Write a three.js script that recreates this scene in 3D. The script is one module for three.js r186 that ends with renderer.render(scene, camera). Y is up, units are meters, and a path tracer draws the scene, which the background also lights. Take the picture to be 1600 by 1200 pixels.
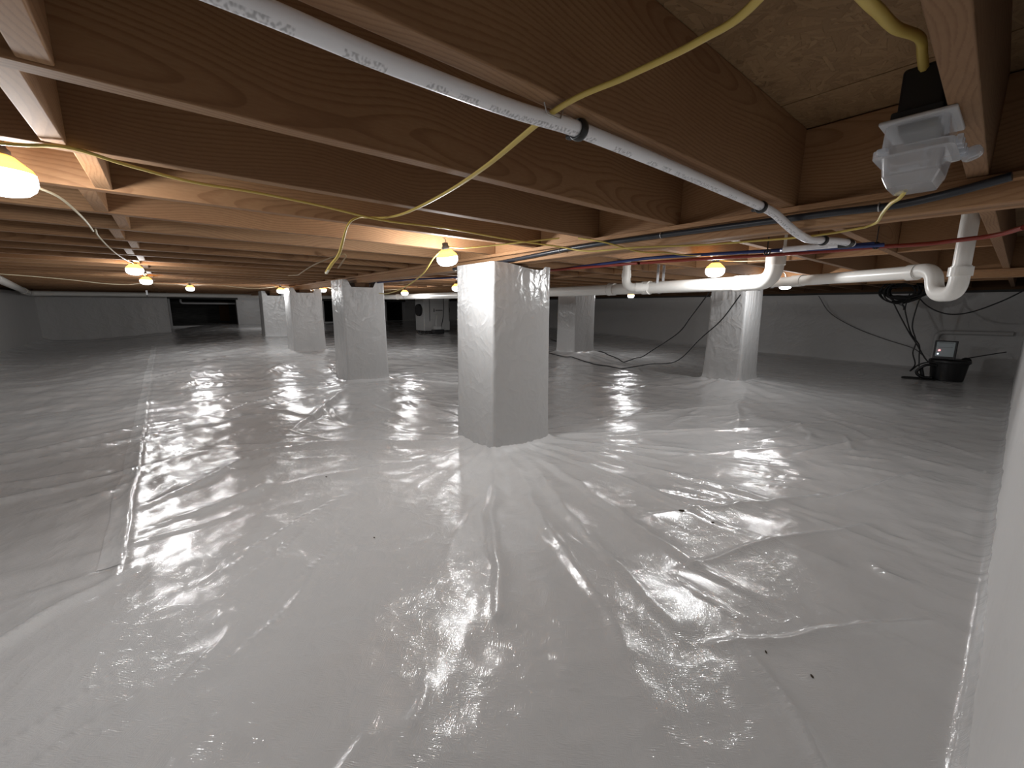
import * as THREE from 'three';
import { RoundedBoxGeometry } from 'three/addons/geometries/RoundedBoxGeometry.js';
import { mergeGeometries } from 'three/addons/utils/BufferGeometryUtils.js';

// x runs along the joists, z runs back along the girders (minus z is away), y up; the camera is 0.9 m above the floor
const scene = new THREE.Scene();
scene.background = new THREE.Color(0x000000);
const EYE = 0.9;
const camera = new THREE.PerspectiveCamera(85.86, 4 / 3, 0.02, 60);
{
  const m = new THREE.Matrix4().makeBasis(
    new THREE.Vector3(0.7726, 0.0059, 0.6349), new THREE.Vector3(0.1104, 0.9835, -0.1434), new THREE.Vector3(-0.6252, 0.1809, 0.7592));
  camera.quaternion.setFromRotationMatrix(m);
  camera.position.set(0, EYE, 0);
}
scene.add(camera);
const renderer = new THREE.WebGLRenderer({ antialias: true });
renderer.toneMapping = THREE.LinearToneMapping;
renderer.toneMappingExposure = 1.02;
renderer.shadowMap.enabled = true;
const LAMP_POWER = 1.25;         // candela of each string lamp
const LAMP_COLOR = new THREE.Color(0.965, 0.985, 1.0);

// ---------------------------------------------------------------- random numbers and noise
let seed = 12345;
const rnd = () => { seed = (seed * 1664525 + 1013904223) >>> 0; return seed / 4294967296; };
const rr = (a, b) => a + (b - a) * rnd();
const PERM = new Uint16Array(512);
{
  const p = [...Array(256).keys()];
  for (let i = 255; i > 0; i--) { const j = Math.floor(rnd() * (i + 1)); [p[i], p[j]] = [p[j], p[i]]; }
  for (let i = 0; i < 512; i++) PERM[i] = p[i & 255];
}
const GX = [], GY = [];
for (let i = 0; i < 64; i++) { GX.push(Math.cos(i / 64 * 6.2832)); GY.push(Math.sin(i / 64 * 6.2832)); }
function noise(x, y, px = 0, py = 0) {             // gradient noise about -0.7..0.7, periodic when px, py are given
  let xi = Math.floor(x), yi = Math.floor(y);
  const fx = x - xi, fy = y - yi;
  let x1 = xi + 1, y1 = yi + 1;
  if (px) { xi = ((xi % px) + px) % px; x1 = ((x1 % px) + px) % px; }
  if (py) { yi = ((yi % py) + py) % py; y1 = ((y1 % py) + py) % py; }
  xi &= 255; yi &= 255; x1 &= 255; y1 &= 255;
  const g = (a, b, dx, dy) => { const k = PERM[PERM[a] + b] & 63; return GX[k] * dx + GY[k] * dy; };
  const u = fx * fx * fx * (fx * (fx * 6 - 15) + 10), v = fy * fy * fy * (fy * (fy * 6 - 15) + 10);
  const a = g(xi, yi, fx, fy), b = g(x1, yi, fx - 1, fy), c = g(xi, y1, fx, fy - 1), d = g(x1, y1, fx - 1, fy - 1);
  return a + u * (b - a) + v * (c - a) + u * v * (a - b - c + d);
}
const clamp = (x, a, b) => Math.min(b, Math.max(a, x));
const smooth = (a, b, x) => { const t = clamp((x - a) / (b - a), 0, 1); return t * t * (3 - 2 * t); };
const lerp = (a, b, t) => a + (b - a) * t;
function curve(table, x) {
  for (let i = 1; i < table.length; i++) if (x <= table[i][0]) {
    const [x0, y0] = table[i - 1], [x1, y1] = table[i];
    return lerp(y0, y1, smooth(x0, x1, x));
  }
  return table[table.length - 1][1];
}

// ---------------------------------------------------------------- textures
function dataTexture(w, h, fn, srgb, rx = 1, ry = 1) {
  const d = new Uint8Array(w * h * 4);
  for (let j = 0; j < h; j++) for (let i = 0; i < w; i++) {
    const c = fn(i / w, j / h), k = (j * w + i) * 4;
    d[k] = clamp(c[0], 0, 1) * 255; d[k + 1] = clamp(c[1], 0, 1) * 255; d[k + 2] = clamp(c[2], 0, 1) * 255; d[k + 3] = 255;
  }
  const t = new THREE.DataTexture(d, w, h, THREE.RGBAFormat);
  t.wrapS = t.wrapT = THREE.RepeatWrapping;
  t.magFilter = THREE.LinearFilter; t.minFilter = THREE.LinearMipmapLinearFilter; t.generateMipmaps = true;
  if (srgb) t.colorSpace = THREE.SRGBColorSpace;
  t.repeat.set(rx, ry); t.needsUpdate = true;
  return t;
}
const mix3 = (a, b, t) => [lerp(a[0], b[0], t), lerp(a[1], b[1], t), lerp(a[2], b[2], t)];
// plain-sawn fir: growth rings of a log cut lengthwise; one repeat is 2.4 m by 0.6 m
function woodTexture(ox, light, dark, red) {
  return dataTexture(2048, 512, (s, t) => {
    const x = s * 8, y = t * 0.6;
    const wob = noise(x * 0.5 + ox, 3.1, 4) * 0.10 + noise(x + ox, 7.7, 8) * 0.03 + noise(x * 2, y * 10 + ox, 16) * 0.008;
    const depth = 0.035 + 0.06 * (noise(x * 0.5 + 5 + ox, 1.3, 4) + 0.6);
    const yy = Math.abs(((y + wob + 3) % 0.3) - 0.15);
    const r = Math.sqrt(yy * yy + depth * depth) + noise(x * 4, y * 30 + ox, 32) * 0.0015;
    let ring = (r * 130) % 1;
    ring = smooth(0.45, 0.95, ring) * (1 - smooth(0.95, 1, ring));
    const fib = noise(s * 160, t * 256 + ox, 160, 256) * 0.5 + noise(s * 60, t * 128, 60, 128) * 0.5;
    const tone = noise(s * 6 + ox, t * 5, 6, 5) * 0.5;
    let c = mix3(light, dark, clamp(ring * 0.42 + fib * 0.3 + tone * 0.25 + 0.2, 0, 1));
    return mix3(c, red, clamp(0.2 + tone * 0.6, 0, 0.5));
  }, true, 1 / 2.4, 1 / 0.6);
}
const T = {};
T.woodA = woodTexture(0.3, [0.72, 0.57, 0.42], [0.50, 0.35, 0.22], [0.60, 0.42, 0.29]);
T.woodB = woodTexture(4.6, [0.72, 0.57, 0.42], [0.52, 0.37, 0.24], [0.60, 0.43, 0.30]);
{
  const P = []; for (let i = 0; i < 5200; i++) P.push([rnd(), rnd(), rr(-1.2, 1.2) + (rnd() < 0.5 ? 1.57 : 0) * 0.4, rr(0.012, 0.05), rr(0.003, 0.010), rnd()]);
  const N = 1024, buf = new Float32Array(N * N).fill(0.5);
  for (const [cx, cy, a, L, Wd, tone] of P) {
    const ca = Math.cos(a), sa = Math.sin(a), R = Math.ceil(L * N);
    for (let j = -R; j <= R; j++) for (let i = -R; i <= R; i++) {
      const p = (i * ca + j * sa) / N, q = (-i * sa + j * ca) / N;
      if (Math.abs(p) < L && Math.abs(q) < Wd * (1 - 0.3 * Math.abs(p) / L)) {
        const X = ((Math.floor(cx * N) + i) % N + N) % N, Y = ((Math.floor(cy * N) + j) % N + N) % N;
        buf[Y * N + X] = tone * 0.8 + 0.2 * (0.5 + noise(p * 60, q * 400)) - (Math.abs(q) > Wd * 0.8 ? 0.25 : 0);
      }
    }
  }
  const at = (s, t) => buf[Math.floor(t * N) % N * N + Math.floor(s * N) % N];
  T.osb = dataTexture(N, N, (s, t) => {
    const knot = noise(s * 14, t * 14, 14, 14) > 0.46 ? 0.4 : 0;
    return mix3([0.52, 0.41, 0.29], [0.68, 0.56, 0.42], clamp(at(s, t) * 0.7 + 0.15 + noise(s * 5, t * 5, 5, 5) * 0.3 - knot, 0, 1));
  }, true, 1 / 0.9, 1 / 0.9);
  T.osbBump = dataTexture(N, N, (s, t) => { const v = at(s, t); return [v, v, v]; }, false, 1 / 0.9, 1 / 0.9);
}
// woven scrim of the reinforced sheet: two diagonal thread families with broken brightness, repeat 0.2 m
T.weave = dataTexture(1024, 1024, (s, t) => {
  const wx = noise(s * 9, t * 9, 9, 9) * 0.012, a = noise((s + wx) * 30, (t + s + wx) * 150, 30, 150), b = noise((s - t + wx) * 120, (t + wx) * 26 + 3, 120, 26);
  const k = smooth(-0.35, 0.35, noise(s * 14 + 5, t * 14, 14, 14));
  const v = 0.5 + 0.55 * a * k + 0.45 * b * (1 - k) + 0.22 * noise(s * 170, t * 170, 170, 170);
  return [v, v, v];
}, false, 1 / 0.46, 1 / 0.46);
// soft crumple of the film as a normal map, repeat 0.8 m
{
  const N = 1024, H = new Float32Array(N * N);
  for (let j = 0; j < N; j++) for (let i = 0; i < N; i++) {
    const s = i / N, t = j / N;
    const wx = noise(s * 6, t * 6, 6, 6) * 0.08, wy = noise(s * 6 + 50, t * 6, 6, 6) * 0.08;
    let v = 0;
    for (const [f, a] of [[5, 1], [11, 0.55], [23, 0.2]]) v += a * (1 - 2 * Math.abs(noise((s + wx) * f, (t + wy) * f, f, f))) ** 2 / 1;
    H[j * N + i] = v + 0.15 * noise(s * 40, t * 40, 40, 40);
  }
  const g = (i, j) => H[((j + N) % N) * N + ((i + N) % N)];
  T.crumple = dataTexture(N, N, (s, t) => {
    const i = Math.round(s * N), j = Math.round(t * N), k = 3.0;
    const dx = (g(i + 1, j) - g(i - 1, j)) * k, dy = (g(i, j + 1) - g(i, j - 1)) * k, L = Math.hypot(dx, dy, 1);
    return [0.5 - dx / L / 2, 0.5 - dy / L / 2, 0.5 + 0.5 / L];
  }, false, 1 / 0.8, 1 / 0.8);
}
T.concrete = dataTexture(512, 512, (s, t) => {
  const v = 0.33 + noise(s * 8, t * 8, 8, 8) * 0.1 + noise(s * 64, t * 64, 64, 64) * 0.08;
  return [v, v * 0.99, v * 0.96];
}, true, 1, 1);
// worn grey print along the white water tube: smudged groups of unreadable marks, repeat 0.5 m round by length
T.print = dataTexture(1024, 64, (s, t) => {
  const on = t > 0.30 && t < 0.62 && noise(s * 12, 0.5, 12) > -0.12 ? 1 : 0;
  const ch = Math.max(0, noise(s * 130, t * 14, 130, 14) + 0.15) * on;
  const v = 0.97 - clamp(ch * 0.5, 0, 0.22);
  return [v, v, v * 1.01];
}, true, 1, 1);

// ---------------------------------------------------------------- materials
const mat = (color, roughness, extra = {}) => new THREE.MeshPhysicalMaterial({ color: new THREE.Color().setRGB(...color), roughness, ...extra });
const M = {
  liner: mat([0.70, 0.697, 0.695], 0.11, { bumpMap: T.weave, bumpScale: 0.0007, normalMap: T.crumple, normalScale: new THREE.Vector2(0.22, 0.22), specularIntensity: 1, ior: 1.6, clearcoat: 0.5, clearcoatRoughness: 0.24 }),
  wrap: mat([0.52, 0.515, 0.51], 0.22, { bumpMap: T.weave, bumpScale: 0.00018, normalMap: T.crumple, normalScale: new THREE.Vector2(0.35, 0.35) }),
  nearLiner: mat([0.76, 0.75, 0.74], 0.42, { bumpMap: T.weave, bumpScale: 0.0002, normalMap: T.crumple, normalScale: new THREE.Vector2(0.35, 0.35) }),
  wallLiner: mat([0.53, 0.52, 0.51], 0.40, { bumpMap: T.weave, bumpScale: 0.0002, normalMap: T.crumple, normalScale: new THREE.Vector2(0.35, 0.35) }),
  tape: mat([0.70, 0.70, 0.70], 0.14, { normalMap: T.crumple, normalScale: new THREE.Vector2(0.25, 0.25) }),
  woodA: mat([0.70, 0.68, 0.64], 0.75, { map: T.woodA }),
  woodB: mat([0.66, 0.65, 0.63], 0.75, { map: T.woodB }),
  woodPale: mat([0.95, 0.94, 0.92], 0.75, { map: T.woodB }),
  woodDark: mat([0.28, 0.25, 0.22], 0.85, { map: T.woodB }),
  osb: mat([0.92, 0.90, 0.85], 0.85, { map: T.osb, bumpMap: T.osbBump, bumpScale: 0.002 }),
  concrete: mat([0.75, 0.75, 0.75], 0.95, { map: T.concrete }),
  pvc: mat([0.76, 0.74, 0.70], 0.32),
  pvcDark: mat([0.30, 0.29, 0.27], 0.5),
  pex: mat([0.95, 0.95, 0.96], 0.35, { map: T.print }),
  romex: mat([0.58, 0.43, 0.10], 0.5),
  cordBrown: mat([0.30, 0.20, 0.10], 0.6),
  romexTip: mat([0.70, 0.66, 0.55], 0.6),
  cord: mat([0.62, 0.48, 0.12], 0.5),
  cordPale: mat([0.66, 0.58, 0.40], 0.5),
  black: mat([0.012, 0.012, 0.013], 0.4),
  blackMat: mat([0.015, 0.014, 0.014], 0.75),
  poly: mat([0.022, 0.024, 0.03], 0.35),
  blue: mat([0.03, 0.055, 0.20], 0.4),
  red: mat([0.28, 0.035, 0.02], 0.4),
  steel: mat([0.55, 0.55, 0.56], 0.35, { metalness: 0.9 }),
  grey: mat([0.10, 0.10, 0.10], 0.5),
  amber: mat([0.90, 0.46, 0.10], 0.45, { emissive: new THREE.Color(1.0, 0.42, 0.06), emissiveIntensity: 0.32, transmission: 0.14, thickness: 0, side: THREE.DoubleSide }),
  lens: new THREE.MeshStandardMaterial({ color: 0xffffff, emissive: LAMP_COLOR, emissiveIntensity: 6 }),
  clear: mat([0.90, 0.92, 0.95], 0.12, { transmission: 0.72, thickness: 0, side: THREE.DoubleSide }),
  gasket: mat([0.55, 0.54, 0.54], 0.5),
  white: mat([0.55, 0.55, 0.54], 0.45),
  screen: mat([0.40, 0.46, 0.48], 0.35),
  ledRed: new THREE.MeshStandardMaterial({ color: 0xffffff, emissive: 0xff9a9a, emissiveIntensity: 2 }),
  ledWhite: new THREE.MeshStandardMaterial({ color: 0xffffff, emissive: 0xe8f4ff, emissiveIntensity: 2 }),
  chip: mat([0.05, 0.035, 0.02], 0.9),
};
for (const k in M) M[k].name = k;

// ---------------------------------------------------------------- object helpers
const used = {};
const numbered = (n) => { const k = used[n] = (used[n] ?? -1) + 1; return k ? `${n}_${String(k).padStart(3, '0')}` : n; };
function shadow(o) { o.castShadow = o.receiveShadow = true; return o; }
function info(o, label, category, group) { Object.assign(o.userData, { label, category }); if (group) o.userData.group = group; return o; }
function thing(name, label, category, at = [0, 0, 0], group) {
  const o = new THREE.Group(); o.name = numbered(name); o.position.set(...at); scene.add(o);
  return info(o, label, category, group);
}
function part(name, geo, m, parent) { const o = shadow(new THREE.Mesh(geo, m)); o.name = name; parent.add(o); return o; }
function solo(name, geo, m, label, category, group) { const o = part(numbered(name), geo, m, scene); return info(o, label, category, group); }
function struct(name, parent = scene) { const o = new THREE.Group(); o.name = name; o.userData.kind = 'structure'; parent.add(o); return o; }
const v3 = (p) => new THREE.Vector3(...p);
const path = (pts, tension = 0.5) => new THREE.CatmullRomCurve3(pts.map(v3), false, 'catmullrom', tension);
const tube = (pts, r, n = 64, m = 8, tension = 0.5) => capped(path(pts, tension), r, n, m);
function capped(c, r, n, m) {
  const g = new THREE.TubeGeometry(c, n, r, m), caps = [g];
  for (const t of [0, 1]) {
    const d = new THREE.CircleGeometry(r, m), p = c.getPointAt(t), q = c.getTangentAt(t).multiplyScalar(t ? 1 : -1);
    d.applyQuaternion(new THREE.Quaternion().setFromUnitVectors(new THREE.Vector3(0, 0, 1), q)); d.translate(p.x, p.y, p.z); caps.push(d);
  }
  return mergeGeometries(caps);
}
// straight pipe between two points with its wall turned outward
function rod(a, b, r, seg = 20) {
  const A = v3(a), B = v3(b), g = new THREE.CylinderGeometry(r, r, A.distanceTo(B), seg);
  g.applyQuaternion(new THREE.Quaternion().setFromUnitVectors(new THREE.Vector3(0, 1, 0), B.clone().sub(A).normalize()));
  const c = A.add(B).multiplyScalar(0.5); g.translate(c.x, c.y, c.z); return g;
}
// elbow sweep: pipe from a to b to c with a rounded turn of radius R
function bendPath(pts, R, steps = 10) {
  const out = [pts[0]];
  for (let i = 1; i < pts.length - 1; i++) {
    const p = v3(pts[i]), a = v3(pts[i - 1]).sub(p), b = v3(pts[i + 1]).sub(p);
    const r = Math.min(R, a.length() * 0.49, b.length() * 0.49);
    const s = p.clone().add(a.normalize().multiplyScalar(r)), e = p.clone().add(b.normalize().multiplyScalar(r));
    const q = new THREE.QuadraticBezierCurve3(s, p, e);
    for (let k = 0; k <= steps; k++) out.push(q.getPoint(k / steps).toArray());
  }
  out.push(pts[pts.length - 1]);
  return out;
}
function polyTube(pts, r, m = 16) {
  const c = new THREE.CurvePath();
  for (let i = 1; i < pts.length; i++) c.add(new THREE.LineCurve3(v3(pts[i - 1]), v3(pts[i])));
  const cr = new THREE.CatmullRomCurve3(c.getSpacedPoints(pts.length * 6), false, 'catmullrom', 0.5);
  return capped(cr, r, pts.length * 5, m);
}
function rounded(w, h, d, r = 0.003, seg = 1) { return new RoundedBoxGeometry(w, h, d, seg, Math.min(r, w / 2.1, h / 2.1, d / 2.1)); }
// board with the grain along its longest side, texture coordinates in metres
function board(w, h, d, ox = 0, oy = 0, r = 0.003) {
  const g = rounded(w, h, d, r), p = g.attributes.position, n = g.attributes.normal, uv = g.attributes.uv;
  const L = [w, h, d].indexOf(Math.max(w, h, d)), other = [0, 1, 2].filter((k) => k !== L);
  for (let i = 0; i < p.count; i++) {
    const P = [p.getX(i), p.getY(i), p.getZ(i)], Nn = [n.getX(i), n.getY(i), n.getZ(i)].map(Math.abs);
    const end = Nn[L] > 0.7, cross = Nn[other[0]] > Nn[other[1]] ? other[1] : other[0];
    if (end) uv.setXY(i, ox + P[other[0]] * 2, oy + P[other[1]] * 2); else uv.setXY(i, ox + P[L], oy + P[cross]);
  }
  return g;
}
// grid surface from a function (s, t) -> [x, y, z, u, v]
function surface(ss, ts, fn, flip = false) {
  const ns = ss.length, nt = ts.length, pos = new Float32Array(ns * nt * 3), uv = new Float32Array(ns * nt * 2), idx = [];
  for (let j = 0; j < nt; j++) for (let i = 0; i < ns; i++) {
    const q = fn(ss[i], ts[j]), k = j * ns + i;
    pos.set([q[0], q[1], q[2]], k * 3); uv.set([q[3], q[4]], k * 2);
  }
  for (let j = 0; j < nt - 1; j++) for (let i = 0; i < ns - 1; i++) {
    const a = j * ns + i, b = a + 1, c = a + ns, d = c + 1;
    if (flip) idx.push(a, c, b, b, c, d); else idx.push(a, b, c, b, d, c);
  }
  const g = new THREE.BufferGeometry();
  g.setAttribute('position', new THREE.BufferAttribute(pos, 3)); g.setAttribute('uv', new THREE.BufferAttribute(uv, 2));
  g.setIndex(idx); g.computeVertexNormals();
  return g;
}
const steps = (a, b, n) => Array.from({ length: n + 1 }, (_, i) => a + (b - a) * i / n);
function growing(a, b, d0, k) {                    // samples that spread out with their distance from 0
  const out = [0]; let x = 0;
  while (x < b) { x = Math.min(b, x + d0 + k * x); out.push(x); }
  x = 0; while (x > a) { x = Math.max(a, x - d0 - k * -x); out.unshift(x); }
  return out;
}

// ---------------------------------------------------------------- the ground
const LEFT = -2.1, BACK = 8.9, NEAR = -0.055, FAR = 13, REAR = 15, END = 17.2;   // walls, in x and in depth w = -z
const PIERS = [                                    // near corner x, near w, floor below eye, top of the wrap below/above eye
  [1.46, 1.95, -0.90, 0.262], [1.46, 4.62, -0.845, 0.29], [1.46, 7.1, -0.725, 0.285], [1.46, 9.5, -0.635, 0.30],
  [4.95, 1.95, -0.83, 0.262], [4.95, 4.45, -0.73, 0.262],
];
const PW = 0.46, PD = 0.39;
const RISE = [[0, 0], [2.2, 0], [4.6, 0.055], [7.1, 0.175], [9.5, 0.26], [13, 0.30], [15, 0.35], [18, 0.35]];
// folds pulled in the sheet: x0, w0, x1, w1, height, half width
const FOLDS = [
  [1.44, 1.92, 0.66, 0.86, 0.016, 0.030], [1.50, 1.90, 0.86, 0.55, 0.012, 0.045], [1.58, 1.90, 1.02, 0.50, 0.010, 0.035], [1.62, 1.88, 1.30, 0.28, 0.012, 0.040],
  [1.72, 1.90, 1.72, 0.30, 0.011, 0.035], [1.80, 1.92, 2.15, 0.40, 0.010, 0.035], [1.90, 1.95, 2.70, 0.70, 0.010, 0.035], [1.92, 2.02, 3.1, 1.35, 0.010, 0.035],
  [1.42, 2.10, 0.35, 2.25, 0.008, 0.035], [1.42, 2.30, 0.20, 3.1, 0.012, 0.05], [-0.75, 1.38, -0.20, 1.80, 0.014, 0.035], [-1.4, 2.6, 0.05, 3.05, 0.012, 0.04],
  [-1.6, 3.2, 0.45, 3.75, 0.016, 0.035], [-1.2, 3.5, 0.30, 4.05, 0.012, 0.03], [-0.2, 2.1, 0.28, 2.3, 0.010, 0.03], [-0.19, 2.35, 0.25, 2.75, 0.012, 0.035],
  [-0.2, 2.0, 0.12, 2.05, 0.008, 0.02], [0.55, 3.1, 1.4, 4.4, 0.02, 0.06], [2.4, 0.5, 1.5, 0.9, 0.010, 0.03], [2.2, 0.28, 1.3, 0.62, 0.009, 0.025],
  [3.2, 0.75, 2.2, 1.25, 0.010, 0.03], [3.5, 1.1, 2.3, 1.7, 0.010, 0.03], [4.2, 1.5, 2.6, 2.1, 0.012, 0.04], [4.9, 1.85, 3.2, 1.25, 0.011, 0.035],
  [4.3, 0.3, 3.0, 0.75, 0.012, 0.04], [3.2, 0.2, 2.3, 0.5, 0.010, 0.03], [1.6, 0.05, 1.05, 0.40, 0.010, 0.02],
];
for (let i = 0; i < 420; i++) {                    // smaller, random ones
  const x = rr(-1.8, 7.5), w = rr(0.1, 9) * (0.3 + 0.7 * rnd()), p = PIERS.reduce((a, b) => (Math.hypot(a[0] + 0.2 - x, a[1] + 0.2 - w) < Math.hypot(b[0] + 0.2 - x, b[1] + 0.2 - w) ? a : b));
  const a = Math.atan2(w - p[1] - 0.2, x - p[0] - 0.2) + rr(-0.5, 0.5), L = rr(0.08, 0.5) * (1 + w * 0.15);
  const b = rr(0.005, 0.02) * (1 + w * 0.1); FOLDS.push([x, w, x + Math.cos(a) * L, w + Math.sin(a) * L, b * rr(0.25, 0.5), b]);
}
function base(x, w) {
  const r = curve(RISE, w) * lerp(0.25, 1, smooth(-2.2, 1.3, x));
  let y = r + 0.03 * smooth(3, 6, x) * smooth(1, 4, w) + 0.018 * noise(x * 0.9 + 9, w * 0.9);
  for (const [px, pw, ph] of PIERS) {
    const dx = Math.max(px - x, x - px - PW, 0), dw = Math.max(pw - w, w - pw - PD, 0), d = Math.hypot(dx, dw);
    if (d < 1.2) y = lerp(y, ph + EYE, Math.exp(-d * d / 0.18) * 0.9);
  }
  return y;
}
function ground(x, w, fine = true) {
  let y = base(x, w);
  if (!fine) return y;
  const far = 1 + 0.10 * Math.min(w, 9);
  // tension wrinkles fanning out from the nearest piers
  for (const [px, pw] of PIERS) {
    const dx = x - px - PW / 2, dw = w - pw - PD / 2, d = Math.hypot(dx, dw);
    if (d > 2.4) continue;
    const th = Math.atan2(dw, dx), k = Math.exp(-d * 1.3) * smooth(0.18, 0.4, d);
    const n = noise(th * 3.2 + 20 + px, d * 0.9 + pw), m = noise(th * 8 + 3, d * 1.6 + pw * 3);
    y += k * (0.020 * (1 - 2 * Math.abs(n)) + 0.007 * (1 - 2 * Math.abs(m)));
    const gap = Math.max(Math.abs(dx) - PW / 2, Math.abs(dw) - PD / 2);
    y += 0.05 * Math.exp(-Math.max(gap, 0) / 0.035);            // the skirt turned up against the pier
  }
  for (const [x0, w0, x1, w1, a, b] of FOLDS) {
    if (x < Math.min(x0, x1) - 0.3 || x > Math.max(x0, x1) + 0.3 || w < Math.min(w0, w1) - 0.3 || w > Math.max(w0, w1) + 0.3) continue;
    const ex = x1 - x0, ew = w1 - w0, L2 = ex * ex + ew * ew;
    const bend = 0.05 * Math.sin(x * 4 + w * 3);
    const t = clamp(((x - x0) * ex + (w - w0) * ew) / L2, 0, 1), L = Math.sqrt(L2);
    let s = ((x - x0) * -ew + (w - w0) * ex) / L + bend * t * (1 - t) * 2;
    const past = Math.abs((((x - x0) * ex + (w - w0) * ew) / L2) - t) * L;
    if (Math.abs(s) > b * 4 || past > b * 4) continue;
    s += b * 0.5 * noise(t * L * 7 + x0 * 9, w0 * 5);
    const g = s > 0 ? Math.exp(-s / b) : Math.exp(-(s * s) / (b * b * 0.25));       // steep on one side
    y += 1.5 * a * g * Math.exp(-(past * past) / (b * b)) * (0.25 + 0.75 * Math.sin(Math.PI * clamp(t * 0.9 + 0.05, 0, 1)));
  }
  const wx = noise(x * 1.3, w * 1.3 + 30) * 0.35, ww = noise(x * 1.3 + 70, w * 1.3) * 0.35;
  const q = 1 - 2 * Math.abs(noise((x * 0.55 - w * 0.75) * 1.6 + wx, (x * 0.8 + w * 0.4) * 0.8 + ww));
  y += far * (0.006 * noise(x * 2.1 + wx, w * 2.1 + ww) + 0.008 * q + 0.0058 * noise(x * 5.5 + wx * 4, w * 5.5 + ww * 4) + 0.0022 * (1 - 2 * Math.abs(noise(x * 6 + ww * 5, w * 6 - wx * 5))) + 0.0014 * noise(x * 15, w * 15 + wx * 9));
  // far away: low ripples that lie across the view
  y += 0.004 * smooth(2.5, 6, w + x * 0.6) * noise(x * 2.2 - w * 1.5, (x * 0.75 + w * 0.8) * 6);
  // the overlap of the two sheets, a step up towards -x side with a crumpled edge
  const edge = -0.222 + 0.012 * noise(w * 3, 4.4);
  y += 0.006 * (1 - smooth(edge - 0.003, edge + 0.006, x)) * smooth(1.7, 1.85, w) + 0.005 * Math.exp(-(((x - edge - 0.02) / 0.03) ** 2)) * smooth(1.7, 1.9, w);
  // sheet turned up along the near wall
  y += 0.03 * Math.exp(-(w - NEAR) / 0.012) + 0.004 * Math.exp(-(w - NEAR) / 0.03) * noise(x * 22, 8) ;
  y += 0.05 * Math.exp(-(BACK - x) / 0.10) + 0.10 * Math.exp(-(x - LEFT) / 0.16) + (x < 0.05 && w < 13 ? 0.05 * Math.exp(-(FAR - w) / 0.1) : 0);
  return y;
}
{
  const fl = struct('floor');
  const xs = growing(LEFT - 0.05, BACK + 0.05, 0.0058, 0.0062), ws = growing(NEAR - 0.05, END, 0.0058, 0.0064);
  part('vapor_barrier_sheet', surface(xs, ws, (x, w) => [x, ground(x, w), -w, x, w]), M.liner, fl);
  const soil = new THREE.BoxGeometry(BACK - LEFT + 1, 0.2, END + 1); soil.translate((BACK + LEFT) / 2, -0.25, -END / 2 + 0.2);
  part('soil', soil, M.concrete, fl);
  // seam tape over the overlap
  const ts = growing(0, 9.5, 0.006, 0.006).filter((w) => w >= 1.85).concat(9.5), ss = steps(0, 1, 12);
  const tp = part('seam_tape', surface(ss, ts, (s, w) => {
    const wob = 0.012 * noise(w * 3, 4.4), x = -0.222 + wob - (0.062 + 0.008 * noise(w * 5, 1.1)) * s;
    return [x, ground(x, w) + 0.0016 + 0.0025 * Math.max(0, noise(w * 14, s * 2)) , -w, x, w];
  }, true), M.tape, fl);
  tp.userData.label = 'glossy white seam tape over the overlap of two sheets';
}

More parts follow.
